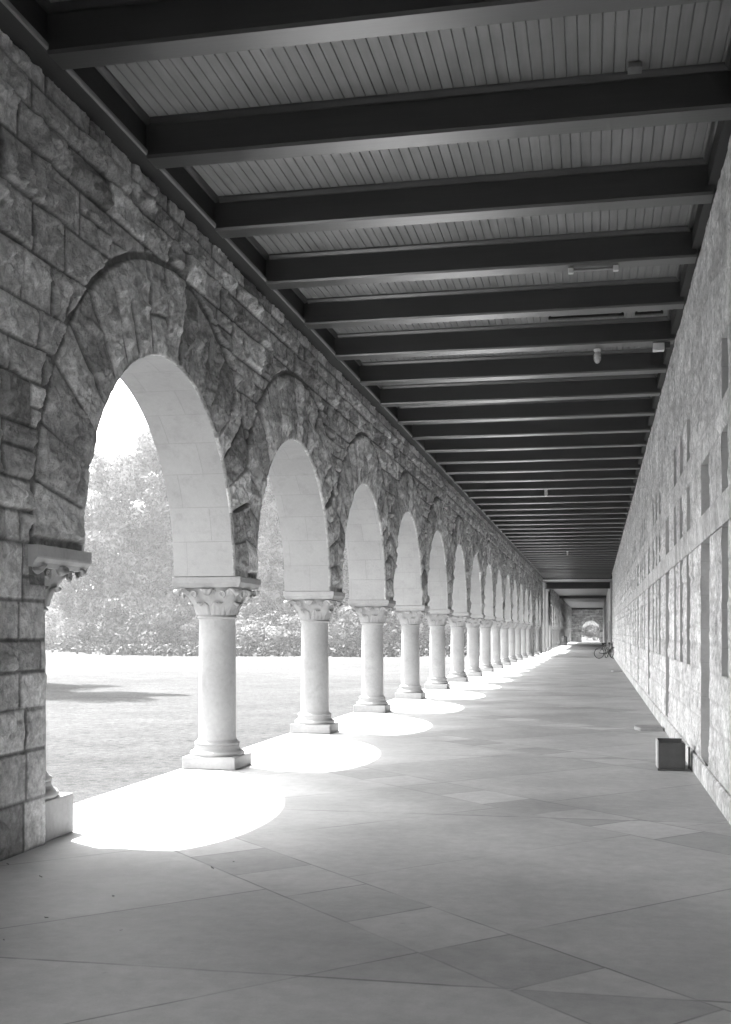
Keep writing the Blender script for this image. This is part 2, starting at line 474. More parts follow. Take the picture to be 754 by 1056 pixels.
def relief_ring(name, cy, cz, ri, ro, place, seed, nvous=19, da=0.008, dr=0.016, left=9.0, right=9.0, amp=0.055, drop=0.05, band=0.0):
    """voussoir ring in polar grid; left/right = half-bay limits where it meets the next ring. drop = straight stilt below the springing"""
    r_ = np.random.default_rng(seed)
    a = np.linspace(0, math.pi, max(24, int(math.pi / da)) + 1)
    nst = max(1, int(drop / 0.05)); na = len(a)
    m = max(6, int((ro - ri) / dr)) + 1
    s = np.linspace(0, 1, m)
    lim = np.full(na, ro)
    ca = np.cos(a)
    lim = np.where(ca > 1e-6, np.minimum(lim, right / np.maximum(ca, 1e-6)), lim)
    lim = np.where(ca < -1e-6, np.minimum(lim, left / np.maximum(-ca, 1e-6)), lim)
    Rr = ri + s[None, :] * (lim - ri)[:, None]
    Ag = np.repeat(a[:, None], m, 1)
    H = np.zeros_like(Rr); T = np.full_like(Rr, .5); J = np.ones_like(Rr)
    Yg = cy + Rr * np.cos(Ag); Zg = cz + Rr * np.sin(Ag)
    F1 = fbm(Yg * 11, Zg * 11, seed + 11, 3) - 0.5; F2 = fbm(Yg * 4.5, Zg * 4.5, seed + 31, 5, True) - 0.6
    F1 = F1 + 0.55 * (fbm(Yg * 24, Zg * 24, seed + 51, 2) - 0.5)
    F3 = vnoise(Yg * 7.0 + 3 * vnoise(Yg * 5, Zg * 5, seed + 3), Zg * 7.0, seed + 8); F3 = np.floor(F3 * 4) / 4 - 0.4
    e = np.linspace(0, math.pi, nvous + 1); e[1:-1] += r_.uniform(-0.018, 0.018, nvous - 1)
    L = lim[:, None] - Rr
    for k in range(nvous):
        rb = ro - band if band else ro + 0.01
        cuts = [ri, rb]
        if r_.random() < 0.12: cuts = [ri, ri + (ro - ri) * r_.uniform(0.35, 0.65), rb]
        i0 = np.searchsorted(a, e[k]); i1 = np.searchsorted(a, e[k + 1]) if k < nvous - 1 else na
        for c0, c1 in zip(cuts[:-1], cuts[1:]):
            msk = (Rr[i0:i1] >= c0 - 1e-6) & (Rr[i0:i1] < c1 + 1e-6)
            RR = Rr[i0:i1]; AA = Ag[i0:i1]
            D = [(AA - e[k]) * RR, (e[k + 1] - AA) * RR, np.minimum(L[i0:i1], (c1 - RR)), (RR - c0) + (0.03 if c0 == ri else 0)]
            near_in = np.exp(-((RR - ri) / 0.05) ** 2)
            D[0] = D[0] + 0.02 * near_in; D[1] = D[1] + 0.02 * near_in
            if k == 0: D[0] = D[0] + 0.02
            dm = np.minimum.reduce(D)
            h = rock_height([np.maximum(q - 0.010, 0) for q in D], (RR - c0) / (c1 - c0) * 2 - 1, (AA - e[k]) / (e[k + 1] - e[k]) * 2 - 1, 1, 1, r_, amp)
            n = (F1[i0:i1] * 0.05 + F2[i0:i1] * 0.08 + F3[i0:i1] * 0.055) * np.clip((dm - 0.014) / 0.035, 0, 1)
            h = np.maximum(h + n, np.minimum(h, 0.01)) * (0.35 + 0.65 * np.clip((RR - ri) / 0.16, 0, 1))
            t = np.clip(r_.normal(0.5, 0.22), 0, 1); j = np.clip(1 - (dm - 0.011) / 0.010, 0, 1)
            H[i0:i1] = np.where(msk, h, H[i0:i1]); T[i0:i1] = np.where(msk, t, T[i0:i1]); J[i0:i1] = np.where(msk, j, J[i0:i1])
    # ragged lower arris of each voussoir
    edge = -0.004 - fbm(a * 26, a * 0 + 3.3, seed + 77, 3) * 0.022
    Rr2 = Rr + edge[:, None] * np.exp(-(Rr - ri) / 0.04)
    Y = cy + Rr2 * np.cos(Ag); Z = cz + Rr2 * np.sin(Ag)
    # stilt rows below the springing on both sides
    def rows(i):
        return np.stack([Y[i], np.full(m, cz - drop), H[i], T[i], J[i]], -1)
    A5 = np.stack([Y, Z, H, T, J], -1)
    A5 = np.concatenate([rows(0)[None], A5, rows(-1)[None]], 0)
    # a skirt back to the wall at inner edge
    sk = A5[:, :1].copy(); sk[..., 2] = -0.02
    A5 = np.concatenate([sk, A5], 1)
    n0, n1 = A5.shape[:2]
    idx = np.arange(n0 * n1).reshape(n0, n1)
    q = np.stack([idx[:-1, :-1], idx[1:, :-1], idx[1:, 1:], idx[:-1, 1:]], -1).reshape(-1, 4)
    V = place(A5[..., 0].ravel(), A5[..., 1].ravel(), A5[..., 2].ravel())
    return mesh_np(name, V, q, True, {'tone': A5[..., 3].ravel(), 'joint': A5[..., 4].ravel()})

def soffit_mesh(cy, cz, r, x0, x1, zbot, seed, n=72):
    a = np.linspace(0, math.pi, n + 1)
    prof = [(cy + r, zbot)] + [(cy + r * math.cos(t), cz + r * math.sin(t)) for t in a] + [(cy - r, zbot)]
    L = [0]
    for p, q in zip(prof[:-1], prof[1:]): L.append(L[-1] + math.hypot(q[0] - p[0], q[1] - p[1]))
    xs = np.linspace(x0, x1, 4)
    V = np.array([(x, p[0], p[1]) for p in prof for x in xs])
    UV = np.array([(x * 1.0 + seed * 0.37, l) for l in L for x in xs])
    m = len(xs); idx = np.arange(len(V)).reshape(len(prof), m)
    q = np.stack([idx[:-1, :-1], idx[:-1, 1:], idx[1:, 1:], idx[1:, :-1]], -1).reshape(-1, 4)
    return mesh_np('soffit', V, q, True, None, UV)

def merge_lin(segments, extra):
    """grid line positions: segments of (start, end, step) plus exact extra lines"""
    s = np.concatenate([np.arange(a, b, st) for a, b, st in segments] + [[segments[-1][1]]])
    ex = np.array(sorted(set(extra)))
    if len(ex):
        d = np.min(np.abs(s[:, None] - ex[None, :]), 1) if len(s) else np.array([])
        step = np.interp(s, [seg[0] for seg in segments], [seg[2] for seg in segments])
        s = s[d > 0.35 * step]
        s = np.concatenate([s, ex[(ex >= segments[0][0]) & (ex <= segments[-1][1])]])
    return np.unique(np.round(s, 5))

# ================================================================== SETTING: ground, paving, drive, planting bed
def sheet(name, pts, z, m, kind='structure'):
    me = bpy.data.meshes.new(name); me.from_pydata([(x, y, z) for x, y in pts], [], [tuple(range(len(pts)))]); me.update()
    o = link(name, me, m); tag(o, kind=kind); return o

def ground():
    # lawn sheet to the horizon, gently uneven near the arcade
    mb = MB(); S = 1500
    xs = [-S, -600, -200] + list(np.arange(-120, -4.0, 4.0)) + [-4.0, 60, 300, S]; ys = [-S, -300, -60] + list(np.arange(-20, 240, 5.0)) + [260, 400, 800, S]
    V = []; r_ = np.random.default_rng(3)
    for y in ys:
        for x in xs:
            z = -0.09
            if -118 < x < -8 and -10 < y < 235: z += float(r_.uniform(-0.03, 0.03))
            V.append((x, y, z))
    n = len(xs); F = [(j * n + i, j * n + i + 1, (j + 1) * n + i + 1, (j + 1) * n + i) for j in range(len(ys) - 1) for i in range(n - 1)]
    me = mesh_np('lawn', np.array(V), np.array(F), True)
    tag(link('lawn', me, M['lawn']), kind='structure')
ground()
pv = MB().box(-4.78, 4.2, YE - 0.8, 199, -0.35, 0.0)
tag(pv.build('paving', M['floor']), kind='structure')
# pale drive between lawn and trees
pts_n = [at(-60, 128), at(90, 131), at(220, 118), at(340, 102), at(420, 99), at(520, 100)]
pts_f = [at(520, 119), at(420, 116), at(340, 119), at(220, 140), at(90, 185), at(-60, 185)]
sheet('drive', pts_n + pts_f, -0.035, M['drive'])
sheet('bounce_damper', [(-40, -2.3), (40, -2.3), (40, -70), (-40, -70)], -0.045, M['damper'])  # unseen dark sheet added behind the camera to cut bounce onto beam fronts

# ================================================================== ARCADE WALL
def place_left(y, z, h): return np.stack([XW - 0.03 + h, y, z], -1)
def place_left_out(y, z, h): return np.stack([np.full_like(y, XO), y, z], -1)

def arcade(centers, y_start, y_end, solids, label, segs, seed, ringres, first_solid=True):
    root = empty('arcade_wall', (XC, y_start, 0))
    tag(root, label, 'arcade wall')
    loc = (-XC, -y_start, 0)
    def add(name, me, m):
        return link(name, me, m, root, loc)
    circ_in = [(c, ZS, RO + BANDW - 0.012, ZA) for c in centers]
    zfix = (ZA,)
    ex_y = [s for ab in solids for s in ab if y_start < s < y_end]
    ex_z = [0.0, ZA, ZB + 0.12]
    ys = merge_lin(segs, ex_y + [y_start, y_end])
    zs = merge_lin([(0.0, ZB + 0.12, 0.0145 if len(segs) > 1 else 0.05)], ex_z)
    blocks = make_blocks(y_start, y_end, 0, ZB + 0.12, seed, 0.22, 0.40, 0.36, 0.84, zfix)
    def keep(y, z):
        solid = np.zeros_like(y, bool)
        for a, b in solids: solid |= (y > a) & (y < b)
        return (z > ZA) | solid
    add('masonry', relief_wall('masonry', ys, zs, blocks, keep, place_left, seed, 0.05, circ_in, margins=[v for ab in solids for v in ab]), M['rock'])
    # plain outer leaf, its openings cut to the inner radius
    yo = merge_lin([(y_start, y_end, 0.10)], ex_y + [y_start, y_end]); zo = merge_lin([(-0.1, 6.3, 0.10)], [-0.1, ZA, 6.3])
    add('outer_face', relief_wall('outer_face', yo, zo, [], keep, place_left_out, seed, 0.0, [(c, ZS, RI, ZA) for c in centers], True), M['dressed'])
    # jamb and pier ends
    jm = MB()
    for a, b in solids:
        jm.box(XO + 0.004, XW - 0.034, a, b, 0.0, ZA - 0.002)
        jm.box(XO + 0.004, XW - 0.034, a, b, ZA + 0.001, ZA + 0.012)
    add('pier_core', jm.mesh('pier_core'), M['dressed'])
    for i, c in enumerate(centers):
        lft = 2.4; rgt = 2.4
        for a, b in solids:
            if abs(b - (c - 2.4)) < 0.5 and b - a > 1.0: lft = 9.0
            if abs(a - (c + 2.4)) < 0.5 and b - a > 1.0: rgt = 9.0
        da, dr = ringres(i)
        add('arch_ring', relief_ring('arch_ring', c, ZS, RI, RO + BANDW, place_left, seed * 31 + i, 19, da, dr, lft, rgt, drop=ZS - ZA, band=BANDW), M['rock'])
        add('soffit', soffit_mesh(c, ZS, RI, XO, XW - 0.018, ZA, i), M['soffit'])
    return root, add

cent1 = [10.55 + BAY * k for k in range(14)] + [80.15, 84.95]
solid1 = [(YE, 7.93), (75.55, 77.55), (87.55, 89.0)]
root1, add1 = arcade(cent1, YE, 89.0, solid1, 'long near arcade wall of rough grey sandstone with round arches on columns',
       [(YE, 5.0, 0.06), (5.0, 7.0, 0.02), (7.0, 14.5, 0.0125), (14.5, 20.0, 0.018), (20.0, 34.0, 0.03), (34.0, 60.0, 0.055), (60.0, 89.0, 0.09)], 5,
       lambda i: ((0.0055, 0.0125), (0.008, 0.018), (0.012, 0.025), (0.016, 0.03))[min(i, 3)] if i < 6 else (0.03, 0.05))
# moulded imposts carrying the end arches on the solid piers
def impost(y0, y1, x0=XO - 0.03, x1=XW + 0.055):
    mb = MB()
    prof = [(x0 + 0.05, 2.085), (x1 - 0.045, 2.085), (x1 - 0.03, 2.12), (x1 - 0.004, 2.15), (x1, 2.165), (x1, ZA - 0.006), (x0, ZA - 0.006), (x0, 2.165)]
    mb.extrude_y(prof, y0, y1); return mb.mesh('impost')
add1('impost', impost(7.66, 8.565), M['dressed'])

cent2 = [109.8 + BAY * k for k in range(18)]
root2, add2 = arcade(cent2, 105.4, 195.0, [(105.4, 107.4), (193.8, 195.0)], 'far arcade wall of grey stone beyond the gap, ending at the end wall',
       [(105.4, 195.0, 0.12)], 9, lambda i: (0.05, 0.12))

# ------------------------------------------------------------------ columns
def capital_mesh():
    mb = MB()
    n = 64; rows = []
    for i in range(9):
        t = i / 8; u = t * t * (3 - 2 * t); p = 2 + 4 * u; half = 0.226 + 0.098 * u
        rows.append([(half / ((abs(math.cos(a)) ** p + abs(math.sin(a)) ** p) ** (1 / p)) * math.cos(a),
                      half / ((abs(math.cos(a)) ** p + abs(math.sin(a)) ** p) ** (1 / p)) * math.sin(a), 1.80 + 0.326 * t) for a in [2 * math.pi * k / n for k in range(n)]])
    mb.add([q for r_ in rows for q in r_], [(i * n + k, i * n + (k + 1) % n, (i + 1) * n + (k + 1) % n, (i + 1) * n + k) for i in range(8) for k in range(n)], True)
    def leaf(ang, prof, wid, th):
        """a curled leaf: prof = (radius, z) along its midrib, wid = half widths"""
        m = 9; V = []; P = len(prof)
        for side in (0, 1):
            for i, (r_, z) in enumerate(prof):
                for k in range(m):
                    x = (k / (m - 1) * 2 - 1)
                    lob = 1 - 0.13 * abs(math.sin(i * 1.7)) * (abs(x) > 0.6)
                    y = wid[i] * x * lob
                    rr = r_ - 0.16 * wid[i] * (abs(x) ** 1.6) + 0.012 * math.cos(x * math.pi * 3) * (wid[i] > 0.02) - side * th
                    V.append((rr * math.cos(ang) - y * math.sin(ang), rr * math.sin(ang) + y * math.cos(ang), z - side * th * 0.3))
        F = []; o = P * m
        for i in range(P - 1):
            for k in range(m - 1):
                F.append((i * m + k, i * m + k + 1, (i + 1) * m + k + 1, (i + 1) * m + k))
                F.append((o + i * m + k, o + (i + 1) * m + k, o + (i + 1) * m + k + 1, o + i * m + k + 1))
            F.append((i * m, (i + 1) * m, o + (i + 1) * m, o + i * m)); F.append((i * m + m - 1, o + i * m + m - 1, o + (i + 1) * m + m - 1, (i + 1) * m + m - 1))
        F.append(tuple((P - 1) * m + k for k in range(m)) + tuple(o + (P - 1) * m + k for k in reversed(range(m))))
        mb.add(V, F, True)
    for k in range(8):
        a = k * math.pi / 4; c = k % 2
        e = 1.30 if c else 1.0
        low = [(0.236, 1.805), (0.252, 1.86), (0.272, 1.91), (0.300, 1.945), (0.322, 1.955), (0.330, 1.935), (0.318, 1.918)]
        leaf(a + math.pi / 8, low, [0.085, 0.094, 0.092, 0.08, 0.06, 0.036, 0.012], 0.022)
        up = [(0.25, 1.88), (0.27 * (1 + (e - 1) * .3), 1.96), (0.305 * (1 + (e - 1) * .6), 2.03), (0.350 * e, 2.085), (0.392 * e, 2.108), (0.418 * e, 2.092), (0.420 * e, 2.060), (0.398 * e, 2.042)]
        leaf(a, up, [0.075, 0.088, 0.10, 0.105, 0.095, 0.08, 0.055, 0.02], 0.03)
    return mb.mesh('capital')

def scroll(mb, cx, cy, ang, z=2.05, size=0.05):
    """a small spiral scroll between the leaves"""
    pts = []; rad = []
    for k in range(22):
        t = k / 21.0; r_ = size * (1 - 0.8 * t); a = -1.2 + t * 3.6 * math.pi
        ox = r_ * math.cos(a); oz = r_ * math.sin(a)
        pts.append((cx - math.sin(ang) * ox, cy + math.cos(ang) * ox, z + oz)); rad.append(0.014 * (1 - 0.4 * t))
    mb.tube(pts, rad, 6)

def abacus_mesh(h=0.43):
    mb = MB(); n = 4
    prof = [(0.385, 2.122), (0.39, 2.135), (0.402, 2.155), (0.412, 2.172), (0.416, 2.18), (0.417, ZA - 0.01), (0.412, ZA - 0.003)]
    vs = []
    for r_, z in prof:
        vs += [(r_, r_ * 0.98, z), (-r_, r_ * 0.98, z), (-r_, -r_ * 0.98, z), (r_, -r_ * 0.98, z)]
    fs = [(i * 4 + k, i * 4 + (k + 1) % 4, (i + 1) * 4 + (k + 1) % 4, (i + 1) * 4 + k) for i in range(len(prof) - 1) for k in range(4)]
    fs += [(3, 2, 1, 0), tuple(len(vs) - 4 + k for k in range(4))]
    mb.add(vs, fs); return mb.mesh('abacus')

def make_column(plinth_h=0.145):
    root = empty('stone_column')
    o = plinth_h
    MB().box(-0.325, 0.325, -0.325, 0.325, 0.0, o, 0.012).build('plinth', M['dressed'], root)
    b = MB()
    prof = [(0.305, o - 0.002)]
    prof += [(0.305 + 0.018 * math.sin(math.pi * k / 6), o + 0.055 * k / 6) for k in range(7)]
    prof += [(0.282, o + 0.06), (0.268, o + 0.085), (0.262, o + 0.105), (0.266, o + 0.12)]
    prof += [(0.258 + 0.014 * math.sin(math.pi * k / 5), o + 0.125 + 0.035 * k / 5) for k in range(6)]
    prof += [(0.245, o + 0.165), (0.234, o + 0.185)]
    b.lathe(prof, 56); b.build('base', M['dressed'], root)
    s = MB(); zb = o + 0.183
    s.lathe([(0.231, zb), (0.225, zb + 0.02), (0.224, zb + 0.25), (0.222, 1.0), (0.217, 1.5), (0.214, 1.745), (0.222, 1.76)], 56)
    s.build('shaft', M['dressed'], root)
    MB().lathe([(0.222, 1.758)] + [(0.222 + 0.018 * math.sin(math.pi * k / 6), 1.76 + 0.038 * k / 6) for k in range(7)] + [(0.224, 1.802)], 56).build('necking', M['dressed'], root)
    cap = link('capital', capital_mesh(), M['dressed'], root)
    sc = MB()
    for k in range(4):
        for f in (-0.175, 0.175):
            a = k * math.pi / 2
            scroll(sc, 0.352 * math.cos(a) - f * math.sin(a), 0.352 * math.sin(a) + f * math.cos(a), a, 2.045, 0.042)
    sc.build('scroll', M['dressed'], cap)
    link('abacus', abacus_mesh(), M['dressed'], root)
    return root

ORD = ['first', 'second', 'third', 'fourth', 'fifth', 'sixth', 'seventh', 'eighth', 'ninth', 'tenth', 'eleventh', 'twelfth', 'thirteenth',
       'fourteenth', 'fifteenth', 'sixteenth', 'seventeenth', 'eighteenth', 'nineteenth']
col0 = make_column(); used0 = False
def put_column(y, label, group):
    global used0
    o = copy_tree(col0) if used0 else col0
    used0 = True
    o.location = (XC, y, 0)
    o.rotation_euler = (0, 0, random.choice((0, 1, 2, 3)) * math.pi / 2)
    tag(o, label, 'column', group)
g1 = 'columns of the near arcade'
put_column(12.95, 'largest pale stone column with carved capital, nearest free-standing one past the pier', g1)
for k in range(1, 13):
    put_column(12.95 + BAY * k, 'pale stone column with carved capital, %s free-standing one past the near pier' % ORD[k], g1)
put_column(75.35, 'pale stone column against the near side of the far pier', g1)
put_column(77.75, 'pale stone column against the far side of the far pier', g1)
put_column(82.55, 'single pale stone column between the last two arches before the gap', g1)
put_column(87.35, 'pale stone column beside the end pier at the gap', g1)
for k in range(17):
    put_column(112.2 + BAY * k, 'small distant stone column, %s free-standing one of the far arcade' % ORD[k], 'columns of the far arcade')
oe = make_column(0.315); oe.location = (XC, 8.15, 0)
tag(oe, 'stone column with tall plinth set against the near rough pier', 'column', g1)

# tall piers in the gap between the two arcades
for y0, lb in ((92.6, 'tall pale square pier in the gap, nearer of the two'), (99.0, 'tall pale square pier in the gap, farther of the two')):
    r0 = empty('tall_pier', (XC, y0 + 0.7, 0)); tag(r0, lb, 'pier', 'tall piers in the gap')
    MB().box(-0.46, 0.46, -0.78, 0.78, 0, 0.35, 0.02).build('base', M['dressed'], r0)
    MB().box(-0.38, 0.38, -0.7, 0.7, 0.352, 5.2, 0.02).build('shaft', M['dressed'], r0)
    MB().box(-0.45, 0.45, -0.77, 0.77, 5.202, 5.68, 0.03).build('cap', M['dressed'], r0)

# ================================================================== TIMBER CEILING
ceil = empty('timber_ceiling', (-1.4, YE, ZBOARD)); tag(ceil, 'dark timber ceiling of narrow boards over deep cross beams', 'ceiling')
cl = (1.4, -YE, -ZBOARD)
def cpart(name, mb, m): return mb.build(name, m, ceil, cl)
def boards(x0, x1, y0, y1, z, w=0.092, g=0.012, dep=0.011):
    prof = []; x = x0
    r_ = np.random.default_rng(2)
    V = []; F = []
    xs = []
    while x < x1:
        dz = float(r_.uniform(-0.002, 0.002))
        xs += [(x, z + dep), (x + g / 2, z + dz), (x + w - g / 2, z + dz)]
        x += w
    xs.append((x, z + dep))
    mb = MB(); n = len(xs)
    mb.add([(a, y, b) for y in (y0, y1) for a, b in xs], [(k, k + 1, n + k + 1, n + k) for k in range(n - 1)])
    return mb
cpart('board_panel', boards(-4.0, 1.2, YE, 89.0, ZBOARD), M['boards'])
cpart('far_board_panel', boards(-4.9, 1.3, 89.3, 195.0, 5.72, 0.18), M['boards'])
def beam_prof(y, w=0.27, zb=ZB, zt=ZBOARD - 0.003, ch=0.022):
    return [(y, zt), (y, zb + ch), (y + ch * 0.9, zb), (y + w - ch * 0.9, zb), (y + w, zb + ch), (y + w, zt)]
for k in range(-4, 45):
    y = 7.53 + 1.83 * k
    if y > 88.3: break
    cpart('beam', MB().extrude_x(beam_prof(y), -3.855, 1.09), M['beam'])
    # cornice strips where the boards die into the beam
    mb = MB()
    for yy, s in ((y, -1), (y + 0.27, 1)):
        pr = [(yy + s * 0.001, ZBOARD - 0.055), (yy + s * 0.022, ZBOARD - 0.05), (yy + s * 0.045, ZBOARD - 0.018), (yy + s * 0.05, ZBOARD - 0.001), (yy + s * 0.001, ZBOARD - 0.001)]
        mb.extrude_x(pr, -3.80, 1.03)
    cpart('moulding', mb, M['beam'])
# longitudinal plates on both walls with a thin fillet along the lower arris
cpart('wall_plate', MB().extrude_y([(-4.30, 5.80), (-3.88, 5.80), (-3.853, 5.83), (-3.853, 6.12), (-4.30, 6.12)], YE, 89.0), M['plate'])
cpart('fillet', MB().extrude_y([(-3.872, 5.790), (-3.862, 5.776), (-3.846, 5.776), (-3.840, 5.788), (-3.840, 5.815), (-3.872, 5.80)], YE, 89.0), M['boards'])
cpart('side_moulding', MB().extrude_y([(-3.851, 6.03), (-3.83, 6.035), (-3.805, 6.062), (-3.80, 6.079), (-3.851, 6.079)], YE, 89.0), M['beam'])
cpart('wall_plate', MB().extrude_y([(1.04, 5.83), (1.36, 5.83), (1.36, 6.12), (1.04, 6.12)], YE, 82.0), M['plate'])
cpart('side_moulding', MB().extrude_y([(0.992, 6.079), (0.996, 6.062), (1.018, 6.035), (1.038, 6.03), (1.038, 6.079)], YE, 82.0), M['beam'])
# deep cross beams beyond the last bay
cpart('cross_beam', MB().box(-4.9, 1.3, 89.0, 89.4, 5.70, 6.3), M['plate'])
cpart('cross_beam', MB().box(-4.9, 1.3, 94.6, 95.2, 5.18, 5.70), M['plate'])
cpart('cross_beam', MB().box(-4.9, 1.3, 129.0, 129.5, 5.40, 5.70), M['plate'])
cpart('cross_beam', MB().box(-4.9, 1.3, 194.2, 194.6, 5.45, 5.70), M['plate'])
cpart('roof_slab', MB().box(-5.35, 4.4, YE - 0.1, 199.0, 6.32, 6.5), M['plate'])

# ================================================================== BUILDING WALL ON THE RIGHT
def place_right(y, z, h): return np.stack([XR + 0.015 - h, y, z], -1)
bw = empty('building_wall', (XR, YE, 0)); tag(bw, 'long pale sandstone building wall with narrow recessed windows and doors', 'building')
bl = (-XR, -YE, 0)
def bpart(name, me, m): return link(name, me, m, bw, bl)
PER = 6.48
doors = [(12.02 + PER * k, 12.97 + PER * k) for k in range(-2, 9)]
wins = []
for k in range(-2, 9):
    for f in (14.95, 16.15, 17.36):
        wins.append((f + PER * k - 0.52, f + PER * k))
wins += []
LV = [(1.20, 2.57), (2.86, 3.44), (3.74, 4.30)]
open_ = [(a, b, 0.23, 2.57) for a, b in doors] + [(a, b, 2.86, 3.44) for a, b in doors]
for a, b in wins: open_ += [(a, b, c, d) for c, d in LV]
open_ = [o for o in open_ if o[0] > 3.5 and o[1] < 66]
ys = merge_lin([(YE, 5.0, 0.08), (5.0, 24.0, 0.022), (24.0, 45.0, 0.05), (45.0, 82.0, 0.10)], [v for o in open_ for v in o[:2]] + [YE, 82.0])
zs = merge_lin([(0.20, ZBOARD, 0.024)], [0.2, 0.23, 1.2, 2.57, 2.86, 3.44, 3.74, 4.30, ZBOARD])
blk = make_blocks(YE, 82.0, 0.2, ZBOARD, 21, 0.26, 0.5, 0.5, 1.25, (1.2, 2.57, 2.86, 3.44, 3.74, 4.30))
def keep_r(y, z):
    k = np.ones_like(y, bool)
    for a, b, c, d in open_: k &= ~((y > a) & (y < b) & (z > c) & (z < d))
    k &= ~((z > 2.57) & (z < 2.86) & (y > -99))
    return k
bpart('masonry', relief_wall('masonry', ys, zs, blk, keep_r, place_right, 21, 0.02, (), True, 0.75, margins=[v for o in open_ for v in o[:2]]), M['rock_pale'])
bpart('string_course', MB().extrude_y([(XR + 0.05, 2.572), (XR - 0.004, 2.572), (XR - 0.008, 2.60), (XR - 0.008, 2.83), (XR - 0.004, 2.858), (XR + 0.05, 2.858)], YE, 82.0).mesh('string_course'), M['rock_pale'])
bpart('base_course', MB().extrude_y([(XR + 0.05, -0.05), (XR - 0.026, -0.05), (XR - 0.026, 0.185), (XR - 0.01, 0.205), (XR + 0.05, 0.205)], YE, 82.0).mesh('base_course'), M['rock_pale'])

def reveal_mesh(a, b, c, d, depth=0.34):
    """jambs, head and sill of a recess, with UVs in metres for the joints"""
    x0, x1 = XR + 0.012, XR + depth
    quads = [[(x0, b, c), (x1, b, c), (x1, b, d), (x0, b, d)], [(x0, a, c), (x0, a, d), (x1, a, d), (x1, a, c)],
             [(x0, a, d), (x0, b, d), (x1, b, d), (x1, a, d)], [(x0, a, c), (x1, a, c), (x1, b, c), (x0, b, c)]]
    V = np.array([p for q in quads for p in q], float); F = np.arange(16).reshape(4, 4)
    UV = np.array([(p[0] + p[1], p[2] + 0.11 * a) for q in quads for p in q])
    return mesh_np('window', V, F, False, None, UV)
for (a, b, c, d) in open_:
    isdoor = c < 0.5
    nm = 'doorway' if isdoor else ('transom_window' if (b - a) > 0.8 else 'window')
    o = bpart(nm, reveal_mesh(a, b, c, d), M['jamb'])
    xf = XR + 0.27
    fr = MB(); t = 0.05
    fr.box(xf, xf + 0.05, a + 0.001, a + t, c + 0.001, d - 0.001); fr.box(xf, xf + 0.05, b - t, b - 0.001, c + 0.001, d - 0.001)
    fr.box(xf, xf + 0.05, a + t, b - t, c + 0.001, c + t); fr.box(xf, xf + 0.05, a + t, b - t, d - t, d - 0.001)
    if isdoor:
        ch = fr.build('frame', M['dooredge'], o)
        MB().box(xf + 0.012, xf + 0.045, a + t, b - t, c + t, d - t).build('door', M['dooredge'], o)
    else:
        if d - c > 1: fr.box(xf + 0.01, xf + 0.04, a + t, b - t, (c + d) / 2 - 0.02, (c + d) / 2 + 0.02)
        ch = fr.build('frame', M['dooredge'], o)
        MB().box(xf + 0.02, xf + 0.03, a + t * .9, b - t * .9, c + t * .9, d - t * .9).build('pane', M['glass'], o)
bpart('wall_core', MB().box(XR + 0.36, XR + 0.8, YE, 82.0, -0.1, 6.3).box(XR + 0.036, XR + 0.8, 81.6, 82.0, 0, 6.05).mesh('wall_core'), M['far_stone'])

# second building beyond the recess, down to the end of the corridor
b2 = empty('building_wall', (XR, 92, 0)); tag(b2, 'distant plain building wall on the right beyond the recess', 'building')
MB().box(0, 2.0, 0, 103, 0, 6.3).build('masonry', M['dressed'], b2)
MB().box(-0.04, -0.002, 0, 103, 2.57, 2.86).build('string_course', M['dressed'], b2)
for yy in (2.4, 20.0, 34.0, 52.0):
    w = MB().box(-0.03, -0.004, yy, yy + 2.2, 0.9, 2.5).build('window', M['dooredge'], b2)
    MB().box(-0.036, -0.0305, yy + 0.1, yy + 2.1, 1.0, 2.4).build('pane', M['glass'], w)
rec = MB().box(3.4, 3.8, 80, 94, 0, 6.3).build('recess_wall', M['dressed']); tag(rec, 'pale back wall of the recess between the two right hand buildings', 'wall')

# end wall with a round arch
ew = empty('end_wall', (-1.5, 195, 0)); tag(ew, 'grey stone end wall with one round archway closing the corridor', 'wall')
ecy, ecz, er = -0.88, 2.05, 1.5
def place_end(y, z, h): return np.stack([y, np.full_like(y, 195.0) - h, z], -1)
ysE = merge_lin([(-4.9, 4.2, 0.07)], [-4.9, 4.2, ecy - er, ecy + er]); zsE = merge_lin([(0.0, 6.3, 0.07)], [0, ecz, 6.3])
link('masonry', relief_wall('masonry', ysE, zsE, make_blocks(-4.9, 4.2, 0, 6.3, 55), lambda y, z: ~((abs(y - ecy) < er) & (z < ecz)), place_end, 55, 0.05, [(ecy, ecz, er + 0.5, ecz)], False), M['rock'], ew, (1.5, -195, 0))
link('arch_ring', relief_ring('arch_ring', ecy, ecz, er, er + 0.53, place_end, 66, 15, 0.03, 0.06, drop=0.05), M['rock'], ew, (1.5, -195, 0))
V = soffit_mesh(ecy, ecz, er, 0.0, 0.7, 0.0, 1)
so = link('soffit', V, M['soffit'], ew); so.matrix_local = Matrix(((0, 1, 0, 1.5), (1, 0, 0, 0.0), (0, 0, 1, 0), (0, 0, 0, 1)))

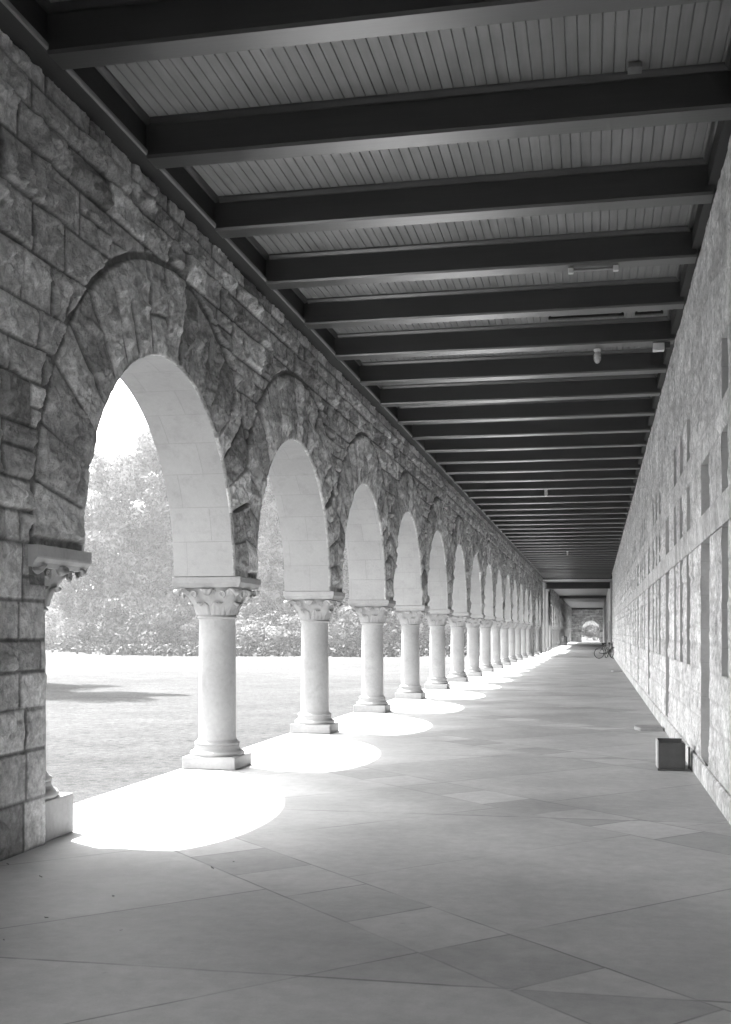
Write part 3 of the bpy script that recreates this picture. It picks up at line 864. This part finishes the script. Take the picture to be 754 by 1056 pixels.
# ================================================================== THINGS IN THE CORRIDOR
def bx():
    r0 = empty('utility_box', (0.9, 13.7, 0)); tag(r0, 'small dark metal box with pale sides on the floor by the right wall', 'box')
    MB().box(-0.20, 0.17, -0.13, 0.30, 0.0, 0.022, 0.004).build('base_plate', M['box_dark'], r0)
    b = MB(); b.box(-0.185, 0.095, -0.10, -0.082, 0.024, 0.325, 0.004); b.build('front_panel', M['box_dark'], r0)
    s = MB(); s.box(-0.205, -0.187, -0.10, 0.25, 0.024, 0.345, 0.004); s.build('side_panel', M['box_pale'], r0)
    s = MB(); s.box(0.097, 0.112, -0.10, 0.25, 0.024, 0.315, 0.004); s.build('side_panel', M['box_dark'], r0)
    s = MB(); s.box(-0.185, 0.095, 0.232, 0.25, 0.024, 0.345, 0.004); s.build('back_panel', M['box_dark'], r0)
    l = MB(); l.box(-0.18, 0.092, -0.08, 0.23, 0.28, 0.296, 0.004); l.build('lid', M['box_dark'], r0)
    l = MB(); l.box(0.15, 0.168, -0.06, 0.0, 0.024, 0.27, 0.004); l.build('bracket', M['black'], r0)
bx()
def doorstep(y, label, w=0.23):
    me = MB(); n = 12; pts = []
    x0, x1 = 0.62, 1.06
    for k in range(n + 1):
        a = math.pi / 2 + math.pi * k / n; pts.append((x0 + 0.1 + 0.1 * math.cos(a), y + w * math.sin(a)))
    pts += [(x1, y - w), (x1, y + w)]
    m = len(pts)
    vs = [(px, py, z) for z in (0.0, 0.045) for px, py in pts]
    vs += [(px + (0.006 if px < 0.8 else -0.004), y + (py - y) * 0.97, 0.055) for px, py in pts]
    fs = [(r_ * m + k, r_ * m + (k + 1) % m, (r_ + 1) * m + (k + 1) % m, (r_ + 1) * m + k) for r_ in (0, 1) for k in range(m)] + [tuple(range(2 * m, 3 * m))]
    me.add(vs, fs)
    o = me.build('doorstep', M['dressed']); tag(o, label, 'doorstep', 'low doorsteps along the right wall')
doorstep(19.3, 'low rounded stone doorstep on the floor just past the metal box', 0.32)
doorstep(47.6, 'thin distant doorstep on the floor by the right wall', 0.32)

def bicycle():
    r0 = empty('bicycle')
    for x in (-0.5, 0.5):
        w = MB(); n = 28
        w.tube([(x + 0.325 * math.cos(2 * math.pi * k / n), 0, 0.345 + 0.325 * math.sin(2 * math.pi * k / n)) for k in range(n + 1)], 0.02, 6, False)
        wo = w.build('wheel', M['black'], r0)
        sp = MB()
        for k in range(12):
            a = 2 * math.pi * k / 12; sp.tube([(x, 0, 0.345), (x + 0.31 * math.cos(a), 0, 0.345 + 0.31 * math.sin(a))], 0.003, 4)
        sp.tube([(x, -0.04, 0.345), (x, 0.04, 0.345)], 0.025, 8); sp.build('spokes', M['metal'], wo)
    f = MB(); bb = (-0.06, 0, 0.30); se = (-0.2, 0, 0.80); hd = (0.34, 0, 0.86); hl = (0.37, 0, 0.72)
    for a, b in ((bb, se), (se, hd), (bb, hl), (hd, hl), ((-0.5, 0.03, 0.345), bb), ((-0.5, 0.03, 0.345), se), (hl, (0.5, 0, 0.345)), (hd, (0.32, 0, 0.96))):
        f.tube([a, b], 0.019, 8)
    f.build('frame', M['box_dark'], r0)
    MB().tube([(-0.33, 0, 0.91), (-0.22, 0, 0.93), (-0.07, 0, 0.92)], [0.07, 0.06, 0.02], 8).tube([se, (-0.22, 0, 0.91)], 0.014, 6).build('saddle', M['black'], r0)
    MB().tube([(0.22, -0.27, 0.98), (0.33, -0.2, 0.98), (0.32, 0, 0.96), (0.33, 0.2, 0.98), (0.22, 0.27, 0.98)], 0.014, 6).build('handlebar', M['metal'], r0)
    MB().tube([(-0.06, -0.09, 0.30), (-0.06, 0.09, 0.30)], 0.02, 8).lathe([(0.09, -0.005), (0.09, 0.005)], 16, (-0.06, 0, 0.30)).build('crank', M['metal'], r0)
    return r0
k1 = bicycle(); k1.location = (0.62, 71.2, 0); k1.rotation_euler = (R(6), 0, R(28)); tag(k1, 'dark bicycle parked slantwise by the far right wall, farther from the wall', 'bicycle', 'bicycles by the right wall')
k2 = copy_tree(k1); k2.location = (0.80, 73.6, 0); k2.rotation_euler = (R(8), 0, R(70)); tag(k2, 'dark bicycle leaning closer to the far right wall', 'bicycle', 'bicycles by the right wall')
def dry_leaf(u, v, k):
    d = 1172.5 * 1.6 / (v - 652.2); x, y = at(u, d)
    r_ = random.Random(k); V = []; F = []
    for i in range(5):
        t = i / 4; w_ = 0.013 * math.sin(math.pi * (0.1 + 0.8 * t)) * r_.uniform(0.7, 1.2)
        V += [((t - 0.5) * 0.05, -w_, 0.002 + 0.012 * t * t + 0.006), ((t - 0.5) * 0.05, 0, 0.002 + 0.010 * t * t), ((t - 0.5) * 0.05, w_, 0.002 + 0.012 * t * t + 0.006)]
    for i in range(4): F += [(i * 3, i * 3 + 3, i * 3 + 4, i * 3 + 1), (i * 3 + 1, i * 3 + 4, i * 3 + 5, i * 3 + 2)]
    me = bpy.data.meshes.new('dry_leaf'); me.from_pydata(V, [], F); me.update()
    o = link('dry_leaf', me, M['deadleaf']); o.location = (x, y, 0.001); o.rotation_euler = (0, 0, r_.uniform(0, 6.28)); s_ = r_.uniform(0.35, 0.75); o.scale = (s_, s_, s_)
    tag(o, 'small dark dry leaf lying on the pale foreground paving', 'leaf', 'dry leaves on the paving')
for k, (u, v) in enumerate(((8, 892), (42, 905), (117, 925), (125, 960), (219, 896), (241, 889), (48, 947), (4, 970)  )): dry_leaf(u, v, k)
lb = empty('litter_bin', (-3.75, 140, 0)); tag(lb, 'dark distant litter bin standing by the far arcade', 'litter bin')
MB().lathe([(0.26, 0.0), (0.30, 0.02), (0.32, 0.95), (0.30, 0.96)], 20).build('body', M['box_dark'], lb)
MB().lathe([(0.33, 0.962), (0.33, 1.02), (0.22, 1.12), (0.05, 1.15)], 20).build('lid', M['black'], lb)

# ------------------------------------------------------------------ fittings under the ceiling
def jar_lamp(x, y, label, s=0.85):
    r0 = empty('ceiling_lamp', (x, y, ZB + 0.0)); r0.scale = (s, s, s); tag(r0, label, 'lamp', 'caged jar lamps under the beams')
    MB().lathe([(0.062, 0.0), (0.062, -0.03), (0.045, -0.05), (0.04, -0.07), (0.052, -0.075), (0.052, -0.095)], 20).build('cap', M['white'], r0)
    MB().lathe([(0.044, -0.094), (0.048, -0.12), (0.048, -0.18), (0.036, -0.215), (0.01, -0.228)], 20).build('globe', M['lampglass'], r0)
    c = MB()
    for k in range(6):
        a = math.pi * k / 3
        c.tube([(0.056 * math.cos(a), 0.056 * math.sin(a), -0.09), (0.058 * math.cos(a), 0.058 * math.sin(a), -0.18), (0.03 * math.cos(a), 0.03 * math.sin(a), -0.235), (0, 0, -0.243)], 0.004, 5)
    c.tube([(0.058 * math.cos(math.pi * k / 8), 0.058 * math.sin(math.pi * k / 8), -0.15) for k in range(17)], 0.004, 5)
    c.build('cage', M['white'], r0)
    return r0
jar_lamp(0.02, 17.0, 'caged jar lamp hanging under a beam, nearest and largest')
jar_lamp(-1.42, 33.30, 'caged jar lamp under the ceiling, second one down the corridor')
jar_lamp(-1.43, 58.9, 'tiny caged jar lamp far down the corridor ceiling')

tf = empty('conduit_bar', (-0.03, 13.16, ZB)); tag(tf, 'pale conduit bar with two round end boxes under the fourth beam', 'light fitting')
MB().tube([(-0.24, 0, -0.03), (0.24, 0, -0.03)], 0.017, 10).build('tube', M['metal'], tf)
for s in (-1, 1): MB().box(s * 0.25 - 0.03, s * 0.25 + 0.03, -0.03, 0.03, -0.065, -0.001, 0.008).build('end_box', M['white'], tf)
for (x0, x1, lb_) in ((-0.62, 0.36, 'long dark strip fitting hung below the beam nearest the caged lamp'), (0.50, 0.86, 'short dark strip fitting beside the long one, nearer the right wall')):
    s0 = empty('strip_fitting', ((x0 + x1) / 2, 15.32, ZB + 0.10)); tag(s0, lb_, 'light fitting', 'dark strip fittings under the fifth beam')
    hw = (x1 - x0) / 2
    MB().box(-hw, hw, -0.03, 0.03, -0.09, -0.055, 0.006).build('channel', M['plate'], s0)
    for s in (-1, 1): MB().box(s * (hw - 0.02) - 0.012, s * (hw - 0.02) + 0.012, -0.012, 0.012, -0.054, 0.225).build('hanger', M['plate'], s0)
sk = empty('loudspeaker', (0.90, 16.82, ZB - 0.03)); tag(sk, 'small pale loudspeaker with dark bracket under a beam near the right wall', 'loudspeaker')
MB().box(-0.10, 0.06, -0.06, 0.06, -0.085, 0.025, 0.008).build('cabinet', M['white'], sk)
MB().box(0.062, 0.14, -0.04, 0.04, -0.05, 0.028, 0.004).build('bracket', M['box_dark'], sk)
cv = empty('junction_box', (0.30, 9.20, ZBOARD - 0.05)); tag(cv, 'small pale junction box on the ceiling boards in the second bay', 'junction box')
MB().box(-0.05, 0.05, -0.05, 0.05, 0.0, 0.045, 0.006).build('body', M['metal'], cv)
MB().box(-0.055, 0.055, -0.055, 0.055, -0.006, -0.001, 0.002).build('cover', M['metal'], cv)

# ================================================================== TREES AND SHRUBS
def crown_mesh(name, lobes, nleaf, size, seed, clump=0.9, per_puff=190):
    """leaf faces in clumps spread through several lobes (x,y,z,rx,rz)"""
    r_ = np.random.default_rng(seed)
    vol = np.array([l[3] ** 2 * l[4] for l in lobes]); vol = vol ** 0.75; vol /= vol.sum()
    nc = max(14, nleaf // per_puff)
    C = []; tone = []
    for li, l in enumerate(lobes):
        k = max(3, int(nc * vol[li]))
        d = r_.normal(size=(k, 3)); d /= np.linalg.norm(d, axis=1)[:, None]
        rad = r_.random(k) ** 0.28
        p = np.stack([l[0] + d[:, 0] * l[3] * rad, l[1] + d[:, 1] * l[3] * rad, l[2] + d[:, 2] * l[4] * rad], -1)
        C.append(p); tone.append(np.clip(0.44 + r_.normal(0, 0.2) + r_.normal(0, 0.2, k), 0, 1))
    C = np.concatenate(C); tone = np.concatenate(tone)
    per = max(4, nleaf // len(C)); n = len(C) * per
    ci = np.repeat(np.arange(len(C)), per)
    cs = clump * r_.uniform(0.6, 1.35, len(C))
    d = r_.normal(size=(n, 3)); d /= np.linalg.norm(d, axis=1)[:, None]
    rad = r_.random(n) ** 0.35
    P = C[ci] + d * (rad * cs[ci])[:, None] * np.array([1, 1, 0.78])
    nrm = d * 1.1 + r_.normal(size=(n, 3)) * 0.55; nrm /= np.linalg.norm(nrm, axis=1)[:, None]
    t = np.cross(nrm, r_.normal(size=(n, 3))); t /= np.linalg.norm(t, axis=1)[:, None]
    b = np.cross(nrm, t)
    s = size * r_.uniform(0.6, 1.35, n)[:, None]
    bend = nrm * s * 0.25
    V = np.stack([P - t * s, P - b * s * 0.5 + bend, P + t * s, P + b * s * 0.5 + bend], 1).reshape(-1, 3)
    F = np.arange(n * 4).reshape(n, 4)
    return mesh_np(name, V, F, False, {'tone': np.repeat(np.clip(tone[ci] + r_.normal(0, 0.12, n), 0, 1), 4)})

def trunk_mesh(h, r0, lobes, seed):
    r_ = random.Random(seed); mb = MB()
    top = (r_.uniform(-0.4, 0.4), r_.uniform(-0.4, 0.4), h * 0.62)
    mb.tube([(0, 0, -0.3), (0.05, 0, 0.2), (0.1, 0.05, h * 0.22), top], [r0 * 1.5, r0 * 1.1, r0 * 0.85, r0 * 0.35], 10)
    for l in lobes:
        z0 = h * r_.uniform(0.16, 0.4)
        mb.tube([(0.08, 0.04, z0), (l[0] * 0.45, l[1] * 0.45, z0 + (l[2] - z0) * 0.55), (l[0] * 0.9, l[1] * 0.9, l[2])], [r0 * 0.5, r0 * 0.3, r0 * 0.08], 7)
    return mb.mesh('trunk')

def lobes_for(h, w, seed, n=11, low=0.14):
    r_ = random.Random(seed); L = []
    for k in range(n):
        t = low + (1 - low) * (k + 0.5) / n
        prof = math.sin(math.pi * min(1, 0.18 + t * 0.80)) ** 0.6
        a = k * 2.4 + r_.uniform(-0.5, 0.5); rr = w * prof * r_.uniform(0.25, 0.62)
        sz = w * r_.uniform(0.36, 0.56) * (0.55 + 0.45 * prof)
        L.append((rr * math.cos(a), rr * math.sin(a), min(h * t, h - sz * 0.7), sz, sz * r_.uniform(0.7, 0.95)))
    return L

protos = []
for i, (h, w, n, sz, mt) in enumerate(((22.0, 7.2, 52000, 0.25, 'leaf'), (24.0, 8.0, 56000, 0.25, 'leaf'), (19.0, 6.6, 46000, 0.24, 'leaf_pale'))):
    lb_ = lobes_for(h, w, 40 + i, 18, 0.07)
    protos.append((h, w, crown_mesh('crown', lb_, n, sz, 90 + i, 1.4, 210), trunk_mesh(h, 0.5, lb_, 60 + i), mt))
def tree(u, d, h, rot, pi, label, sx=1.0, xy=None):
    H, W, cm, tm, mt = protos[pi]
    x, y = at(u, d) if xy is None else xy
    r0 = empty('broadleaf_tree', (x, y, -0.06), rot); s = h / H
    r0.scale = (s * sx, s * sx, s)
    tag(r0, label, 'tree', 'trees beyond the lawn')
    link('crown', cm, M[mt], r0); link('trunk', tm, M['bark'], r0)
tree(112, 122, 20.5, 0.3, 2, 'pale bushy tree seen through the nearest arch, left of the tallest crown', 0.95)
tree(172, 126, 23.5, 1.9, 0, 'tall bright tree filling the right of the nearest arch', 1.0)
tree(62, 165, 9.5, 0.8, 2, 'low pale tree seen just right of the near pier', 1.1)
tree(232, 128, 25.0, 4.1, 1, 'big tree behind the largest column', 0.95)
tree(286, 132, 24.0, 2.6, 0, 'tall speckled tree filling the second arch', 0.95)
tree(338, 136, 22.5, 5.3, 1, 'tree behind the second free-standing column', 0.9)
tree(372, 140, 20.5, 0.9, 2, 'tree seen in the third arch, nearer the second column', 1.0)
tree(405, 142, 22.0, 3.5, 0, 'tree seen behind the third and fourth columns', 1.0)
tree(442, 146, 22.0, 1.2, 1, 'tree seen in the fifth arch', 1.0)
tree(480, 150, 22.0, 2.2, 2, 'tree seen in the sixth and seventh arches', 1.1)
tree(520, 156, 23.0, 4.4, 0, 'tree seen through the farthest arches of the near arcade', 1.1)
tree(0, 0, 22.0, 0.7, 2, 'tall tree left of the view whose shade falls on the lawn', 0.62, xy=(-24.0, 34.2))
tree(604, 420, 22.0, 2.9, 2, 'hazy pale tree seen through the left half of the end archway', 1.2)
tree(617, 440, 20.0, 1.3, 2, 'hazy pale tree seen through the right half of the end archway', 1.2)
tree(560, 250, 19.0, 1.9, 0, 'tree beyond the far arcade', 1.2)

sprotos = []
for i, mt in enumerate(('leaf_dark', 'leaf_pale', 'leaf')):
    r_ = random.Random(300 + i)
    lb_ = [(r_.uniform(-1.5, 1.5), r_.uniform(-1.0, 1.0), r_.uniform(0.7, 1.9), r_.uniform(0.8, 1.3), r_.uniform(0.7, 1.0)) for _ in range(7)]
    st = MB()
    for l in lb_: st.tube([(l[0] * 0.2, l[1] * 0.2, -0.1), (l[0] * 0.6, l[1] * 0.6, l[2] * 0.5), (l[0], l[1], l[2])], [0.05, 0.04, 0.015], 5)
    sprotos.append((crown_mesh('foliage', lb_, 5200, 0.13, 400 + i, 0.62, 120), st.mesh('stems'), mt))
def shrub(u, d, s, rot, pi, label, sx=1.0):
    cm, sm, mt = sprotos[pi]; x, y = at(u, d)
    r0 = empty('shrub', (x, y, -0.05), rot); r0.scale = (s * sx, s * sx, s)
    tag(r0, label, 'shrub', 'shrubs below the trees')
    link('foliage', cm, M[mt], r0); link('stems', sm, M['bark'], r0)
shrub(96, 112, 1.3, 0.4, 0, 'dark shrub at the left end of the shrub row in the nearest arch', 1.1)
shrub(120, 110, 1.55, 1.4, 0, 'rounded dark shrub left of centre in the nearest arch', 1.15)
shrub(142, 109, 1.75, 2.3, 0, 'tallest round dark shrub at the centre of the nearest arch', 1.15)
shrub(165, 108, 1.5, 5.2, 0, 'round dark shrub right of the tallest dark shrub', 1.15)
shrub(186, 108, 1.35, 0.2, 2, 'mid grey shrub touching the left edge of the largest column', 1.2)
shrub(58, 150, 2.2, 0.9, 1, 'pale shrub right of the near pier across the drive')
shrub(78, 148, 2.0, 2.9, 2, 'mid grey shrub across the drive just left of the dark shrub row')
shrub(252, 101, 1.25, 2.0, 1, 'pale leafy shrub just right of the largest column', 1.1)
shrub(274, 99, 1.45, 3.0, 1, 'pale leafy shrub in the second arch midway between columns', 1.15)
shrub(296, 98, 1.2, 4.0, 1, 'pale leafy shrub close left of the second column', 1.1)
shrub(236, 118, 2.1, 1.1, 0, 'dark tall shrub behind the largest column', 1.2)
shrub(284, 119, 2.2, 3.6, 0, 'dark tall shrub rising behind the pale shrubs of the second arch', 1.3)
shrub(350, 123, 2.3, 1.0, 0, 'dark shrub across the drive right of the second column', 1.3)
shrub(376, 124, 2.2, 2.0, 2, 'grey shrub across the drive behind the third column', 1.3)
shrub(405, 124, 2.2, 3.3, 0, 'dark shrub across the drive in the fourth arch', 1.3)
shrub(436, 125, 2.2, 5.0, 2, 'grey shrub across the drive in the fifth arch', 1.3)
shrub(470, 126, 2.2, 0.5, 0, 'dark shrub across the drive in the sixth arch', 1.4)
shrub(505, 127, 2.2, 1.5, 2, 'grey shrub across the drive in the eighth arch', 1.5)
shrub(615, 240, 1.3, 2.5, 2, 'small shrub seen at the right side of the end archway', 1.3)

def shade_clumps():  # low dark leaf clumps added to stand for the shade below the shrubs
    r_ = np.random.default_rng(77); n = 1500
    u = r_.uniform(-30, 530, n); t = r_.random(n)
    near = np.interp(u, [-30, 70, 110, 240, 340, 530], [104, 100, 84, 80, 78, 80]); far = np.interp(u, [-30, 70, 110, 240, 340, 530], [116, 116, 112, 106, 100, 100])
    d = near + (far - near) * t
    k = fbm(u * 0.035, d * 0.12, 9, 3) + 0.22 * t > 0.50
    u, d = u[k], d[k]
    q = np.array([at(a, b) for a, b in zip(u, d)]); m = len(q); per = 34
    ci = np.repeat(np.arange(m), per); N = m * per
    P = np.concatenate([q[ci], np.full((N, 1), -0.08)], 1) + r_.normal(size=(N, 3)) * np.array([0.9, 0.9, 0.0])
    P[:, 2] += np.abs(r_.normal(0, 0.24, N))
    a = r_.normal(size=(N, 3)); a /= np.linalg.norm(a, axis=1)[:, None]; b = np.cross(a, r_.normal(size=(N, 3))); b /= np.linalg.norm(b, axis=1)[:, None]
    s_ = r_.uniform(0.10, 0.26, N)[:, None]
    V = np.stack([P - a * s_, P - b * s_ * .6, P + a * s_, P + b * s_ * .6], 1).reshape(-1, 3)
    tag(link('shade_clumps', mesh_np('shade_clumps', V, np.arange(4 * N).reshape(N, 4), False, {'tone': np.repeat(r_.random(N) * 0.6, 4)}), M['leaf_dark']), kind='stuff')
shade_clumps()

# ================================================================== the hazy air
hz = MB().box(-1510, 1510, -1510, 1510, -1.4, 30.0).mesh('haze')
hm = bpy.data.materials.new('pale_air'); hm.use_nodes = True
hn = hm.node_tree; hn.nodes.remove(hn.nodes['Principled BSDF'])
pvn = hn.nodes.new('ShaderNodeVolumePrincipled'); pvn.inputs['Color'].default_value = (0.9, 0.9, 0.9, 1); pvn.inputs['Density'].default_value = HAZE
pvn.inputs['Anisotropy'].default_value = 0.2
hn.links.new(pvn.outputs[0], hn.nodes['Material Output'].inputs['Volume'])
tag(link('haze', hz, hm), kind='stuff')

# ================================================================== LIGHT, SKY, CAMERA
KX, KY = 0.49, -0.33                    # horizontal run of the sunlight per metre of fall
sun_dir = Vector((KX, KY, -1.0)).normalized()
elev = math.asin(-sun_dir.z)
sl = bpy.data.lights.new('sun', 'SUN'); sl.energy = 2.5; sl.angle = R(0.53); sl.color = (1, 1, 1)
so_ = bpy.data.objects.new('sun', sl); COL.objects.link(so_); so_.location = (-20, 20, 40)
so_.rotation_euler = sun_dir.to_track_quat('-Z', 'Y').to_euler()
w = bpy.data.worlds.new('World'); scn.world = w; w.use_nodes = True
nt = w.node_tree; bg = nt.nodes['Background']
sky = nt.nodes.new('ShaderNodeTexSky'); sky.sky_type = 'NISHITA'; sky.sun_disc = False
sky.sun_elevation = elev
sky.sun_rotation = math.atan2(-sun_dir.x, -sun_dir.y)
sky.air_density = 1.2; sky.dust_density = 1.5
bwn = nt.nodes.new('ShaderNodeRGBToBW'); nt.links.new(sky.outputs[0], bwn.inputs[0]); nt.links.new(bwn.outputs[0], bg.inputs['Color'])
bg.inputs['Strength'].default_value = 0.15

cam = bpy.data.cameras.new('camera'); co_ = bpy.data.objects.new('camera', cam); COL.objects.link(co_)
cam.sensor_fit = 'VERTICAL'; cam.sensor_height = 36.0; cam.lens = 1172.5 * 36.0 / 1056.0
cam.shift_y = (652.2 - 528.0) / 1056.0; cam.shift_x = 0.0
cam.clip_start = 0.05; cam.clip_end = 8000
co_.location = (0, 0, 1.6); co_.rotation_euler = (math.pi / 2, 0, TH)
scn.camera = co_
scn.render.engine = 'CYCLES'
scn.cycles.max_bounces = 12; scn.cycles.diffuse_bounces = 8; scn.cycles.sample_clamp_indirect = 8
vs_ = scn.view_settings
vs_.view_transform = 'Standard'; vs_.look = 'None'; vs_.gamma = 1.0; vs_.use_curve_mapping = False
vs_.exposure = 3.42
